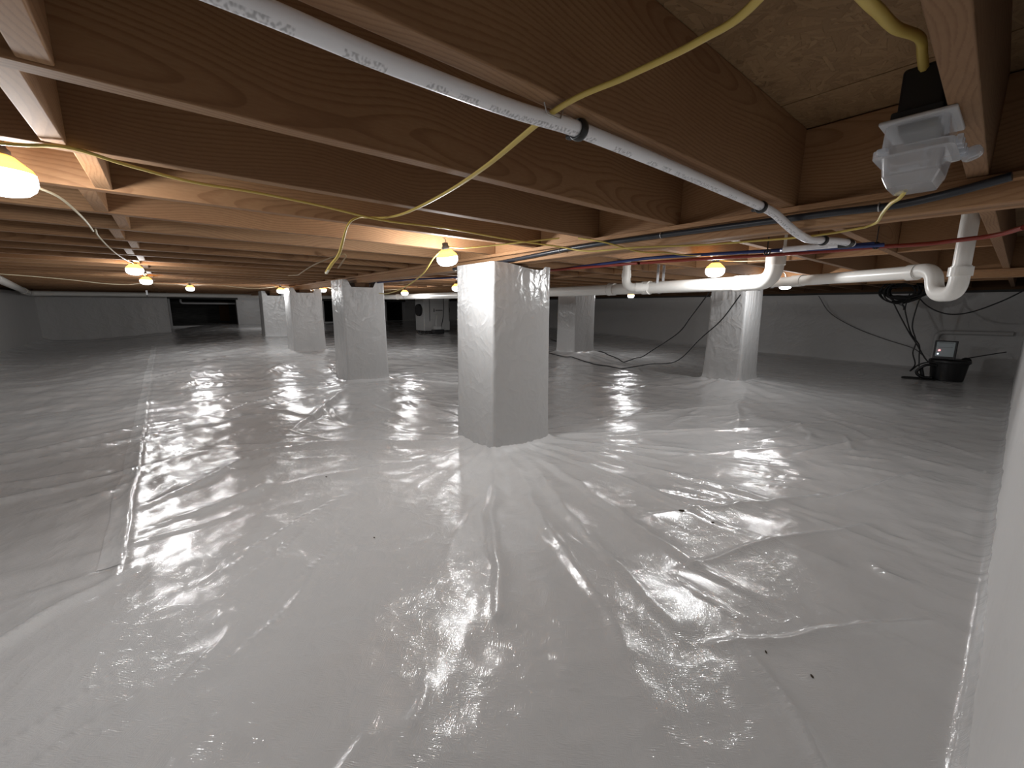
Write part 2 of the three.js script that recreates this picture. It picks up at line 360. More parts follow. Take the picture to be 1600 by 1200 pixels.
// ---------------------------------------------------------------- ceiling: subfloor, joists, blocking
const JOIST_Y = EYE + 0.327, JD = 0.235, PITCH = 0.406, JW = 0.038, TOP = JOIST_Y + JD;
const joistW = (k) => 0.105 + PITCH * k;
const GIRDER = [1.62, 5.1], GW = 0.114;
{
  const ce = struct('ceiling');
  // oriented strand board sheets with open joints
  const px = [LEFT - 0.1, 1.40, 3.84, 6.28, BACK + 0.15], pw = [NEAR - 0.3, 1.16, 2.38, 3.6, 4.82, 6.04, 7.26, 8.48, 9.70, 10.92, 12.14, 13.36, 14.58, 15.8, END + 0.1];
  for (let i = 0; i < 4; i++) for (let j = 0; j < pw.length - 1; j++) {
    const w = px[i + 1] - px[i] - 0.005, d = pw[j + 1] - pw[j] - 0.004, g = new THREE.BoxGeometry(w, 0.018, d), uv = g.attributes.uv, p = g.attributes.position;
    for (let k = 0; k < p.count; k++) uv.setXY(k, p.getX(k) + i * 0.37 + j * 0.21, p.getZ(k) + i * 0.53);
    g.translate((px[i] + px[i + 1]) / 2, TOP + 0.010, -(pw[j] + pw[j + 1]) / 2);
    part('subfloor_panel', g, M.osb, ce);
  }
  const cover = new THREE.BoxGeometry(BACK - LEFT + 0.6, 0.04, END + 0.7); cover.translate((BACK + LEFT) / 2, TOP + 0.042, -END / 2 + 0.1);
  part('floor_deck', cover, M.woodDark, ce);
  const bays = [[LEFT - 0.05, GIRDER[0] - 0.001], [GIRDER[0] + GW + 0.001, GIRDER[1] - 0.001], [GIRDER[1] + GW + 0.001, BACK]];
  bays.forEach(([a, b], bay) => {
    const variants = [0, 1, 2, 3, 4, 5].map((v) => board(b - a, JD, JW, v * 0.71 + bay * 0.33 + 0.2, v * 0.13 + 0.05 * bay));
    for (let k = 0; k < 42; k++) {
      const j = part('joist', variants[(k * 5 + bay * 2) % 6], (k + bay) % 3 ? M.woodA : M.woodB, ce);
      j.position.set((a + b) / 2, JOIST_Y + JD / 2, -(joistW(k) + JW / 2));
      j.rotation.y = 0.0012 * Math.sin(k * 2.7 + bay);
      if (k === 0 && bay === 0) { j.rotation.y = 0.0208; j.position.z = -(0.100 + JW / 2 - 0.0208 * (b - a) / 2); }
    }
    // solid blocking, staggered from bay to bay
    const bl = [0, 1, 2].map((v) => board(JW, JD - 0.004, PITCH - JW - 0.002, v * 0.9, v * 0.2));
    const row = bay === 0 ? [-0.143, -0.103] : bay === 1 ? [3.32, 3.36] : [7.0, 7.04];
    for (let k = 0; k < 41; k++) {
      const m = part('blocking', bl[k % 3], M.woodPale, ce);
      m.position.set(row[k % 2], JOIST_Y + JD / 2 + 0.001, -(joistW(k) + JW + (PITCH - JW) / 2));
    }
  });
}

// ---------------------------------------------------------------- girders
function girder(x, label) {
  const g = thing('built_up_girder', label, 'beam', [x, EYE + 0.262, 0]);
  const len = REAR - NEAR - 0.15;
  for (let i = 0; i < 3; i++) {
    const y = [0, 0.003, 0.001][i], m = part('plank', board(JW - 0.0015, 0.298, len, i * 0.7 + x, i * 0.17 + 0.03, 0.004), i === 1 ? M.woodB : M.woodPale, g);
    m.position.set(JW * (i + 0.5), 0.149 + y * 0.3, -(NEAR + len / 2 + 0.05));
  }
  for (const s of [0, 1]) {
    const m = part('ledger_strip', board(0.034, 0.018, len, s + 0.4, 0.3), M.woodPale, g);
    m.position.set(s ? GW + 0.0175 : -0.0175, 0.0555, -(NEAR + len / 2 + 0.05));
  }
  return g;
}
girder(GIRDER[0], 'built-up wooden girder of three planks resting on the row of white piers nearest the camera');
girder(GIRDER[1], 'built-up wooden girder behind the white drain pipe, over the two piers at the back');

// ---------------------------------------------------------------- walls
function box(x0, x1, y0, y1, w0, w1) {
  const g = new THREE.BoxGeometry(x1 - x0, y1 - y0, w1 - w0); g.translate((x0 + x1) / 2, (y0 + y1) / 2, -(w0 + w1) / 2); return g;
}
const WT = EYE + 0.255;                            // top of the white liner
const fold = (a, y, k) => 0.010 * noise(a * 1.7 + k, y * 0.6) + 0.006 * (1 - 2 * Math.abs(noise(a * 3.1 + k + noise(a, y * 2) * 0.5, y * 0.8))) + 0.003 * noise(a * 9, y * 5 + k) + 0.0012 * noise(a * 25, y * 18 + k);
function plainWall(name, ax, at, a0, a1, sign, foot, step, tall = 0.02) {
  const g = struct(name);
  const out = at - sign * 0.012;                   // masonry stands behind the liner
  const slab = (y0, y1, t, m, n, off = 0) => part(n, ax === 'x' ? box(Math.min(out + off, out + off - sign * t), Math.max(out + off, out + off - sign * t), y0, y1, a0, a1) : box(a0, a1, y0, y1, Math.min(out + off, out + off - sign * t), Math.max(out + off, out + off - sign * t)), m, g);
  slab(-0.2, WT + 0.035, 0.2, M.concrete, 'masonry');
  slab(WT + 0.035, JOIST_Y, 0.14, M.woodDark, 'sill_plate', -sign * 0.01);
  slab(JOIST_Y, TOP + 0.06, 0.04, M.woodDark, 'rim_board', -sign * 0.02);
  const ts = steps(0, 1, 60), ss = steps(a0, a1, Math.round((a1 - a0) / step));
  const fn = (a, t) => {
    const y = lerp(-0.08, WT + 0.006 * noise(a * 2, 3), t), up = Math.max(0, y - foot(a));
    const d = (name === 'wall_right' ? 0.010 * Math.exp(-up / 0.05) * (noise(a * 9, 2) + 0.6 * noise(a * 31, 5)) : 0) + sign * (fold(a, y, at) * smooth(1, 0.75, t) + 0.012 + 0.05 * Math.exp(-up / 0.07) * (name === 'wall_right' ? 0.25 : 1));
    return ax === 'x' ? [at + d * 0.6, y, -a, a, y] : [a, y, -(at + d * (name === 'wall_right' ? 0.45 : 0.6)), a, y];
  };
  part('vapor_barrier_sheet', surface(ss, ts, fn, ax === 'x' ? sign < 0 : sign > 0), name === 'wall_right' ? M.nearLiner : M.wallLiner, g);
  return g;
}
plainWall('wall_back', 'x', BACK, NEAR - 0.1, END, -1, (a) => base(BACK, a), 0.03);
plainWall('wall_left', 'x', LEFT, NEAR - 0.1, END, 1, (a) => base(LEFT, a), 0.05);
plainWall('wall_right', 'w', NEAR - 0.012, LEFT, BACK, 1, (a) => base(a, 0), 0.015);
plainWall('wall_far', 'w', FAR, LEFT, 0.02, -1, (a) => base(a, FAR), 0.03);
{
  const g = struct('wall_rear');                   // the cross wall with three crawl openings, and the dark space behind it
  const openings = [[0.03, 1.66], [4.05, 4.6], [6.25, 7.05]], y0 = EYE - 0.545, y1 = EYE + 0.2;
  const cuts = [LEFT, 0.03, 1.66, 4.05, 4.6, 6.25, 7.05, BACK];
  for (let i = 0; i < cuts.length - 1; i++) {
    const open = i % 2 === 1;
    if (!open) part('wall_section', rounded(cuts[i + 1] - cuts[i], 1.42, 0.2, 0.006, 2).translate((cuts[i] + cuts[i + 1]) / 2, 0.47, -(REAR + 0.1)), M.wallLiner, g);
    else {
      const [a, b] = [cuts[i], cuts[i + 1]], sill = y0 + 0.05 * (i > 1 ? 1 : 0);
      part('opening_sill', rounded(b - a + 0.02, sill + 0.2, 0.22, 0.006, 2).translate((a + b) / 2, sill / 2 - 0.1, -(REAR + 0.1)), M.wallLiner, g);
      part('opening_header', rounded(b - a + 0.02, 1.18 - y1, 0.2, 0.006, 2).translate((a + b) / 2, (1.18 + y1) / 2, -(REAR + 0.1)), M.concrete, g);
      for (const s of [a + 0.02, b - 0.02]) part('opening_frame', rounded(0.05, y1 - sill, 0.24, 0.004).translate(s, (y1 + sill) / 2, -(REAR + 0.1)), M.gasket, g);
    }
  }
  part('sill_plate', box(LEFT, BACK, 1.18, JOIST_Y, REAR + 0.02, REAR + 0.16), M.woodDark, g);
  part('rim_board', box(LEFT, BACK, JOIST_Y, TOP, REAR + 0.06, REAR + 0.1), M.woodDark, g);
  const e = struct('wall_end');
  part('masonry', box(LEFT - 0.2, BACK + 0.2, -0.2, TOP + 0.06, END, END + 0.2), M.concrete, e);
  part('recess', box(1.35, 1.62, 0.42, 1.05, END - 0.06, END + 0.02), M.woodDark, e);
}

// ---------------------------------------------------------------- wrapped piers
function pier(i, label) {
  const [x, w, fl, top] = PIERS[i], foot = fl + EYE, g = thing('support_pier', label, 'pillar', [x + PW / 2, foot, -(w + PD / 2)]);
  const hT = top + EYE - foot, notch = EYE + 0.222 - foot;
  const per = 2 * (PW + PD), corner = 0.012;
  const ring = (s) => {                            // s in metres round the pier from its near left corner, first along +x
    s = ((s % per) + per) % per;
    let px, pz, nx, nz;
    if (s < PW) [px, pz, nx, nz] = [s - PW / 2, PD / 2, 0, 1];
    else if (s < PW + PD) [px, pz, nx, nz] = [PW / 2, PD / 2 - (s - PW), 1, 0];
    else if (s < 2 * PW + PD) [px, pz, nx, nz] = [PW / 2 - (s - PW - PD), -PD / 2, 0, -1];
    else [px, pz, nx, nz] = [-PW / 2, -PD / 2 + (s - 2 * PW - PD), -1, 0];
    // round the corners: pull towards the diagonal
    const cx = PW / 2 - Math.abs(px), cz = PD / 2 - Math.abs(pz), c = Math.max(cx, cz);
    if (c < corner) { const k = (1 - c / corner) ** 2 * corner * 0.35; px -= Math.sign(px) * k; pz -= Math.sign(pz) * k; const L = Math.SQRT1_2; nx = Math.sign(px) * L; nz = Math.sign(pz) * L; }
    return [px, pz, nx, nz];
  };
  const topAt = (s) => {                           // the film is cut away where the girder passes
    s = ((s % per) + per) % per;
    const across = s < PW ? s : s > PW + PD && s < 2 * PW + PD ? 2 * PW + PD - s : -1;
    if (across < 0) return hT - (s < PW + PD ? 0.012 : 0);
    if (i === 0) return lerp(hT, notch + 0.012, smooth(0.06, 0.34, across)) + 0.022 * smooth(PW - 0.075, PW - 0.05, across);
    return lerp(hT, notch - 0.008, smooth(0.05, 0.10, across)) + (hT - notch) * smooth(PW - 0.13, PW - 0.085, across);
  };
  const wr = surface(steps(0, per, 240), steps(0, 1, 120), (s, t) => {
    const [px, pz, nx, nz] = ring(s), y = -0.04 + (topAt(s) + 0.04) * t, k = i * 7.3;
    const ss = s === per ? 0 : s, per2 = Math.cos(ss / per * 6.2832) * 3, per3 = Math.sin(ss / per * 6.2832) * 3;
    let d = 0.003 * noise(per2 * 0.9 + k, per3 * 0.9 + y * 1.6) + 0.0016 * (1 - 2 * Math.abs(noise(per2 * 1.5 + y * 4 + k, per3 * 1.5 - y * 3))) + 0.0006 * (1 - 2 * Math.abs(noise(per2 * 4 + y * 5, per3 * 4 + y * 9 + k)));
    d += 0.0032 * smooth(0.72, 1, t) * noise(per2 * 2.5 + k, per3 * 2.5 + y) * (i === 4 ? 3 : 1);
    d += 0.035 * Math.exp(-Math.max(y, 0) / 0.035) * (0.7 + 0.6 * noise(per2 * 4, per3 * 4 + k));
    d += (i === 4 ? 0.03 : 0.012) * (1 - t) * (1 - t);
    return [px + nx * d, y, pz + nz * d, s, y];
  });
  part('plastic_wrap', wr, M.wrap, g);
  const core = rounded(PW - 0.03, notch + 0.03, PD - 0.03, 0.006); core.translate(0, notch / 2 - 0.03, 0);
  part('block_core', core, M.concrete, g);
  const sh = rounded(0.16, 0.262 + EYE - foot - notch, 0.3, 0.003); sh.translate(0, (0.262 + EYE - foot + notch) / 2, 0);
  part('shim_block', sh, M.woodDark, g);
}
pier(0, 'large white plastic-wrapped pier in the centre, nearest of all the piers');
pier(1, 'white wrapped pier with a notched top, next behind the large central pier on its left');
pier(2, 'white wrapped pier third along the near row, lamps at its top corners');
pier(3, 'small white wrapped pier furthest along the near row, half hidden by the third');
pier(4, 'white wrapped pier under the drain elbow, with loose folds down its right edge');
pier(5, 'dim grey-white wrapped pier seen right of the large central pier, against the back wall');

// ---------------------------------------------------------------- string lamps
function lampGroup(label, x, y, z, tilt = 0, roll = 0, size = 1.12) {
  const g = thing('string_lamp', label, 'lamp', [x, y, z], 'work lamps hung on a yellow cord under the joists');
  g.rotation.set(tilt, 0, roll); g.scale.setScalar(size);
  const L = (pts, n = 28) => new THREE.LatheGeometry(pts.map((p) => new THREE.Vector2(...p)), n);
  part('lens', L([[0, -0.030], [0.018, -0.0295], [0.034, -0.025], [0.044, -0.016], [0.049, -0.004], [0.049, 0.010], [0.044, 0.022], [0.034, 0.0295], [0, 0.03]]), M.lens, g);
  part('amber_housing', L([[0.0485, 0.0145], [0.0445, 0.0235], [0.035, 0.032], [0.024, 0.043], [0.016, 0.048]]), M.amber, g);
  part('socket', L([[0, 0.036], [0.0185, 0.037], [0.0185, 0.055], [0.014, 0.060], [0.013, 0.074], [0, 0.076]]), M.grey, g);
  part('hook', tube([[0, 0.07, 0], [0.006, 0.08, 0], [0.004, 0.088, 0.002], [-0.003, 0.098, 0]], 0.0018, 16, 6), M.steel, g);
  const l = new THREE.PointLight(LAMP_COLOR, LAMP_POWER, 0, 2); l.position.set(0, 0.004, 0); l.castShadow = true; l.shadow.radius = 1.7; l.name = 'lamp_light';
  g.add(l);
  return g;
}
const LAMPS = [
  ['glowing lamp cut by the left edge of the photo, close under the joists', -0.25, 1.172, -1.47],
  ['bigger of the two lamps in line on the left, below the staggered blocking', -0.163, 1.170, -4.45],
  ['lamp directly behind the bright one on the left, just above the thin drain pipe', -0.145, 1.163, -6.15],
  ['small lamp above the dark opening in the far wall', 0.30, 1.155, -7.95],
  ['bright lamp with amber housing hanging at the top left corner of the large central pier', 1.16, 1.148, -1.945, 0.1, 0.22],
  ['lamp with amber housing hanging just above the white drain pipe, right of centre', 2.64, 1.13, -1.24],
  ['small round lamp above the drain pipe, left of the large central pier', 2.94, 1.121, -6.26],
  ['lamp half hidden behind the right-hand drain run, by the perforated strap', 4.80, 1.132, -1.54],
  ['tiny lamp at the top right corner of the third pier', 1.985, 1.168, -7.25],
  ['lamp mostly hidden behind the drain pipe, over the pool of light at the back', 6.1, 1.115, -4.25],
  ['tiny lamp at the top left corner of the third pier', 1.40, 1.138, -7.4],
  ['lamp hidden behind the smallest pier of the near row, lighting the far wall', 2.2, 1.16, -12.9],
  ['lamp hidden behind the large central pier, seen by its reflection on the floor', 2.62, 1.12, -4.2],
];
for (const a of LAMPS) lampGroup(...a);

// ---------------------------------------------------------------- cords and cables
const wire = (name, pts, r, m, label, category, n = 90) => solo(name, tube(pts, r, n, 7), m, label, category);
function flatCable(pts, wide, thick, n = 120) {    // two-wire cable: an oval section that turns with the path
  const c = path(pts), sh = steps(0, 1, 12), up = new THREE.Vector3(0, 1, 0);
  return surface(sh, steps(0, 1, n), (s, t) => {
    const p = c.getPointAt(t), T_ = c.getTangentAt(t), side = new THREE.Vector3().crossVectors(T_, up);
    if (side.length() < 0.15) side.set(0.8, 0, 0.6); side.normalize();
    const nn = new THREE.Vector3().crossVectors(side, T_), a = s * 6.2832, ca = Math.cos(a) * wide / 2, sa = Math.sin(a) * thick / 2;
    return [p.x + side.x * ca + nn.x * sa, p.y + side.y * ca + nn.y * sa, p.z + side.z * ca + nn.z * sa, s * 0.03, t];
  }, true);
}
{
  const c = thing('electrical_cable', 'thick yellow cable running diagonally under the nearest joists to a loose hanging end', 'cable');
  part('sheath', flatCable([[0.40, 1.221, -0.10], [0.513, 1.219, -0.222], [0.528, 1.216, -0.294], [0.525, 1.215, -0.392], [0.527, 1.219, -0.53], [0.588, 1.213, -0.809], [0.636, 1.215, -1.068], [0.657, 1.214, -1.34], [0.646, 1.217, -1.49], [0.590, 1.216, -1.535], [0.543, 1.204, -1.505], [0.504, 1.172, -1.494], [0.479, 1.083, -1.52], [0.464, 1.049, -1.563], [0.462, 1.026, -1.62]], 0.0125, 0.007, 200), M.romex, c);
  part('cut_end', tube([[0.4625, 1.034, -1.60], [0.462, 1.022, -1.63]], 0.0052, 8, 8), M.romexTip, c);
  part('staple', tube([[0.505, 1.226, -0.536], [0.512, 1.211, -0.536], [0.542, 1.211, -0.536], [0.549, 1.226, -0.536]], 0.0012, 20, 5, 0.05), M.steel, c);
}
wire('lamp_cord', [[-0.9, 1.214, -1.42], [-0.5, 1.210, -1.385], [-0.22, 1.217, -1.34], [-0.125, 1.221, -1.30], [-0.032, 1.215, -1.342], [0.086, 1.212, -1.393], [0.229, 1.214, -1.41], [0.408, 1.213, -1.448], [0.64, 1.208, -1.508], [0.915, 1.215, -1.525], [1.28, 1.213, -1.561], [1.46, 1.19, -1.45], [1.50, 1.155, -1.28], [1.53, 1.150, -1.05], [1.66, 1.150, -0.84], [1.72, 1.150, -0.634], [1.74, 1.150, -0.534], [1.726, 1.150, -0.437], [1.695, 1.152, -0.346]], 0.0036, M.cord, 'thin yellow cord crossing under the joists, then along the girder to the clear box', 'cord', 200);
wire('lamp_cord', [[1.15, 1.21, -1.94], [1.20, 1.20, -1.85], [1.28, 1.205, -1.72], [1.36, 1.212, -1.56], [1.45, 1.222, -1.42]], 0.0036, M.cord, 'short yellow cord rising right from the lamp beside the large central pier', 'cord');
wire('lamp_cord', [[1.15, 1.205, -1.95], [1.14, 1.165, -2.05], [1.17, 1.09, -2.25], [1.24, 1.03, -2.65], [1.32, 1.005, -3.1], [1.45, 1.02, -3.6]], 0.0038, M.cord, 'yellow cord sagging from the lamp beside the large central pier towards the second pier', 'cord');
wire('lamp_cord', [[1.47, 1.212, -1.32], [1.50, 1.185, -1.20], [1.62, 1.146, -1.10], [1.75, 1.148, -1.05], [1.9, 1.15, -1.05], [2.05, 1.16, -1.06], [2.3, 1.19, -1.12], [2.64, 1.198, -1.24]], 0.0036, M.cord, 'yellow cord crossing below the girder to the lamp above the drain pipe', 'cord');
wire('lamp_cord', [[2.64, 1.198, -1.24], [2.72, 1.19, -1.15], [2.9, 1.19, -1.0], [3.4, 1.185, -1.15], [4.0, 1.20, -1.3], [4.80, 1.20, -1.54]], 0.0036, M.cordPale, 'pale cord stretched from the lamp above the drain pipe to the lamp behind it', 'cord');
wire('lamp_cord', [[-0.6, 1.20, -1.55], [-0.25, 1.225, -1.50], [-0.235, 1.20, -1.6], [-0.20, 1.198, -1.75], [-0.19, 1.195, -1.95], [-0.20, 1.212, -2.3], [-0.21, 1.217, -2.6]], 0.0036, M.cordPale, 'pale cord drooping from the lamp at the left edge to a joist staple', 'cord');
wire('lamp_cord', [[-0.20, 1.222, -2.58], [-0.21, 1.218, -2.8], [-0.20, 1.205, -3.4], [-0.175, 1.208, -4.0], [-0.163, 1.222, -4.45], [-0.16, 1.215, -5.2], [-0.145, 1.222, -6.15]], 0.0036, M.cordPale, 'pale cord running down to the two lamps in line on the left', 'cord');
wire('lamp_cord', [[-2.0, 1.213, -6.3], [-1.3, 1.21, -6.6], [-0.85, 1.19, -6.9], [-0.55, 1.16, -7.0], [-0.35, 1.16, -7.1], [-0.2, 1.19, -7.4], [0.1, 1.20, -7.6], [0.30, 1.21, -7.95]], 0.0045, M.cordPale, 'pale cord sagging under the farthest joists at the left above the wall', 'cord');
wire('lamp_cord', [[0.95, 1.20, -4.6], [0.90, 1.17, -4.0], [0.86, 1.168, -3.7], [0.83, 1.19, -3.2], [0.85, 1.213, -2.8], [0.89, 1.218, -2.7], [0.93, 1.16, -3.0]], 0.0045, M.cordBrown, 'kinked brown cord hanging from the joists left of the second pier', 'cord');
wire('lamp_cord', [[0.30, 1.21, -7.95], [0.6, 1.20, -7.4], [1.0, 1.16, -7.2], [1.38, 1.21, -7.42], [1.41, 1.215, -7.6], [1.985, 1.218, -7.7], [2.0, 1.218, -7.3], [2.4, 1.16, -6.8], [2.94, 1.188, -6.26]], 0.004, M.cordPale, 'thin cord looping between the small lamps around the third pier', 'cord');

// thick cable into the outlet box
wire('electrical_cable', [[0.52, 1.245, -0.175], [0.66, 1.251, -0.165], [0.72, 1.262, -0.165], [0.81, 1.28, -0.166], [0.93, 1.316, -0.166], [0.985, 1.326, -0.165], [1.01, 1.315, -0.165], [1.04, 1.295, -0.163]], 0.0072, M.romex, 'thick yellow cable curling along the subfloor into the top of the black outlet box', 'cable');
wire('lamp_cord', [[1.10, 1.122, -0.172], [1.12, 1.114, -0.182], [1.174, 1.116, -0.203], [1.36, 1.13, -0.248], [1.552, 1.14, -0.293], [1.695, 1.152, -0.346]], 0.0036, M.cord, 'yellow cord hanging from the underside of the clear outlet cover to the girder', 'cord');

// white water tube with black clips
{
  const t = thing('water_tube', 'white plastic water tube with worn grey print clipped under the nearest joist', 'pipe');
  const main = [[-0.7, 1.212, -0.566], [-0.2, 1.213, -0.563], [0.088, 1.212, -0.561], [0.25, 1.209, -0.562], [0.457, 1.211, -0.56], [0.608, 1.212, -0.545], [0.922, 1.209, -0.539], [1.2, 1.210, -0.546], [1.43, 1.210, -0.552], [1.50, 1.195, -0.535], [1.56, 1.158, -0.508], [1.64, 1.142, -0.50], [1.76, 1.141, -0.505], [1.86, 1.146, -0.485], [1.95, 1.149, -0.462], [2.05, 1.150, -0.450]];
  const g = tube(main, 0.0128, 220, 14), uv = g.attributes.uv;
  for (let i = 0; i < uv.count; i++) uv.setXY(i, uv.getX(i) * 5.6, uv.getY(i));
  part('tube', g, M.pex, t);
  part('branch_tube', rod([2.045, 1.15, -0.45], [2.045, 1.15, -0.68], 0.0115, 14), M.pex, t);
  part('elbow', tube(bendPath([[2.0, 1.15, -0.456], [2.046, 1.15, -0.449], [2.046, 1.15, -0.49]], 0.02), 0.0152, 20, 12), M.black, t);
  const clip = (p, a) => {
    const ring = new THREE.TorusGeometry(0.0150, 0.0035, 8, 20); ring.scale(1, 1, 2.6); ring.rotateY(Math.PI / 2);
    const ear = rounded(0.016, 0.010, 0.016, 0.002); ear.translate(0, 0.012, -0.012);
    const ear2 = rounded(0.014, 0.008, 0.012, 0.002); ear2.translate(0, -0.006, -0.02);
    const c = part('clip', mergeGeometries([ring, ear, ear2].map((q) => (q.index ? q.toNonIndexed() : q))), M.black, t); c.position.set(...p); c.rotation.y = a;
  };
  clip([0.600, 1.212, -0.546], 0.03); clip([1.436, 1.208, -0.552], -0.05); clip([1.84, 1.145, -0.489], -0.2);
}
// blue and red water tubes under the second bay, on drop hangers
wire('water_tube', [[1.80, 1.175, -6.0], [1.89, 1.172, -3.95], [2.03, 1.170, -3.4], [2.14, 1.166, -2.325], [2.14, 1.172, -1.89], [2.06, 1.172, -1.353], [2.12, 1.171, -1.062], [2.20, 1.170, -0.806], [2.27, 1.170, -0.574], [2.30, 1.172, -0.43]], 0.0085, M.blue, 'blue plastic water tube running along the girder from behind the large central pier', 'pipe', 120);
wire('water_tube', [[2.10, 1.17, -3.4], [2.12, 1.160, -1.618], [2.14, 1.160, -1.434], [2.22, 1.162, -1.118], [2.28, 1.160, -0.835], [2.33, 1.161, -0.586], [2.345, 1.163, -0.431], [2.40, 1.165, -0.287], [2.39, 1.168, -0.20], [2.33, 1.168, -0.10], [2.2, 1.17, -0.036]], 0.0085, M.red, 'dark red plastic water tube crossing in front of the vertical drain at the right', 'pipe', 120);
wire('water_tube', [[2.05, 1.150, -0.672], [2.10, 1.156, -0.70], [2.18, 1.160, -0.66], [2.26, 1.163, -0.52], [2.31, 1.165, -0.40]], 0.0085, M.blue, 'short blue tube curving from the end of the white branch tube', 'pipe');
for (const [x, z, y, l] of [[2.31, -0.425, 1.165, 'black strap hanger holding the blue and red tubes near the yellow cord'], [2.18, -0.79, 1.162, 'black strap hanger holding the blue and red tubes above the drain elbow']]) {
  const h = thing('tube_hanger', l, 'hanger', [x, y, z]);
  const s = rounded(0.014, JOIST_Y - y + 0.03, 0.002, 0.0008); s.translate(0, (JOIST_Y - y) / 2, 0); part('strap', s, M.black, h);
  const r = new THREE.TorusGeometry(0.012, 0.003, 6, 16); r.rotateY(Math.PI / 2); part('loop', r, M.black, h);
}
{
  const b = thing('poly_pipe', 'black plastic pipe running along the face of the near girder below the ledger', 'pipe');
  part('pipe', tube([[1.598, 1.168, -2.6], [1.598, 1.172, -2.2], [1.60, 1.178, -1.95], [1.594, 1.196, -1.45], [1.594, 1.196, -1.087], [1.594, 1.194, -0.808], [1.594, 1.192, -0.589], [1.594, 1.190, -0.412], [1.594, 1.187, -0.266], [1.578, 1.196, -0.155], [1.565, 1.211, -0.06]], 0.0105, 120, 10), M.poly, b);
  for (const z of [-1.55, -0.98, -0.3]) { const r = new THREE.TorusGeometry(0.0115, 0.002, 6, 18); r.translate(1.594, z < -1.2 ? 1.193 : z < -0.6 ? 1.196 : 1.188, z); part('clip', r, M.steel, b); }
}

// ---------------------------------------------------------------- white drain pipes
const ring = (p, dir, r, len) => { const d = v3(dir).normalize().multiplyScalar(len / 2), a = v3(p); return rod(a.clone().sub(d).toArray(), a.clone().add(d).toArray(), r, 24); };
{
  const d = thing('drain_pipe', 'long white drain pipe running back from the upright elbow at its near end', 'pipe');
  const line = [[2.83, 1.062, -1.10], [2.93, 1.064, -1.7], [3.02, 1.063, -2.5], [3.08, 1.065, -3.4], [3.20, 1.075, -5.3], [3.38, 1.10, -8.1], [3.62, 1.16, -12.0]];
  const at = (w) => { for (let i = 1; i < line.length; i++) if (w <= -line[i][2]) { const t = (w + line[i - 1][2]) / (-line[i][2] + line[i - 1][2]); return line[i].map((v, k) => lerp(line[i - 1][k], v, t)); } return line[line.length - 1]; };
  const R = 0.0445;
  part('pipe', tube(line, R, 120, 20, 0.3), M.pvc, d);
  for (const w of [1.16, 1.92, 2.28, 4.3, 7.4]) part('coupling', ring(at(w), [0.12, 0, -1], R + 0.006, w < 1.2 ? 0.07 : 0.06), M.pvc, d);
  for (const w of [1.885, 2.315]) part('joint_ring', ring(at(w), [0.12, 0, -1], R + 0.0075, 0.006), M.pvc, d);
  part('elbow', polyTube(bendPath([[2.83, 1.062, -1.14], [2.78, 1.064, -0.96], [2.775, 1.26, -0.955]], 0.11), R + 0.003, 22), M.pvc, d);
  part('riser', rod([2.775, 1.18, -0.955], [2.775, 1.45, -0.955], R, 24), M.pvc, d);
  part('coupling', rod([2.775, 1.155, -0.955], [2.775, 1.235, -0.955], R + 0.007, 24), M.pvc, d);
  part('branch_elbow', polyTube(bendPath([[2.86, 1.20, -2.045], [2.86, 1.068, -2.045], [2.975, 1.064, -1.80]], 0.085), 0.0335, 18), M.pvc, d);
  part('branch_riser', rod([2.86, 1.15, -2.045], [2.86, 1.42, -2.045], 0.030, 20), M.pvc, d);
  part('coupling', ring([2.905, 1.0665, -1.95], [0.115, 0, 0.245], 0.0375, 0.05), M.pvc, d);
  part('coupling', rod([2.86, 1.145, -2.045], [2.86, 1.175, -2.045], 0.0365, 20), M.pvc, d);
}
{
  const d = thing('drain_pipe', 'white drain run at the right with a trap bend and an upright pipe', 'pipe');
  part('pipe', rod([3.10, 1.078, -0.97], [2.625, 1.070, -0.32], 0.0300, 22), M.pvc, d);
  part('far_pipe', rod([3.50, 1.085, -1.52], [3.08, 1.078, -0.942], 0.0302, 22), M.pvc, d);
  part('coupling', ring([3.06, 1.0775, -0.915], [0.475, 0, -0.65], 0.0350, 0.09), M.pvc, d);
  part('coupling', ring([2.64, 1.070, -0.34], [0.475, 0, -0.65], 0.0350, 0.04), M.pvc, d);
  part('trap', polyTube(bendPath([[2.655, 1.0702, -0.36], [2.588, 1.078, -0.268], [2.575, 0.968, -0.252], [2.455, 0.968, -0.178], [2.452, 1.075, -0.178]], 0.058, 12), 0.0305, 22), M.pvc, d);
  part('riser', rod([2.452, 1.05, -0.178], [2.452, 1.45, -0.180], 0.0270, 22), M.pvc, d);
  part('coupling', rod([2.452, 1.035, -0.178], [2.452, 1.07, -0.178], 0.0365, 22), M.pvc, d);
}
{
  const d = thing('drain_pipe', 'thin white drain pipe crossing before the far wall, turning at the left corner', 'pipe');
  part('pipe', rod([-1.92, 1.125, -12.0], [3.58, 1.165, -12.0], 0.0445, 18), M.pvc, d);
  part('elbow', polyTube(bendPath([[-1.7, 1.127, -12.0], [-2.0, 1.124, -12.0], [-1.92, 1.135, -11.4]], 0.25), 0.048, 16), M.pvc, d);
  part('corner_pipe', rod([-1.925, 1.134, -11.45], [-1.42, 1.195, -7.2], 0.0445, 18), M.pvc, d);
  part('coupling', ring([-1.85, 1.143, -10.8], [0.5, 0.06, 4.2], 0.051, 0.09), M.pvc, d);
}
{
  const d = thing('small_pipe', 'thin pale pipe with a bent end inside the dark opening of the far wall', 'pipe');
  part('pipe', polyTube(bendPath([[0.32, 1.10, -15.6], [0.32, 0.985, -15.6], [1.9, 0.985, -15.6]], 0.1), 0.028, 12), M.gasket, d);
}
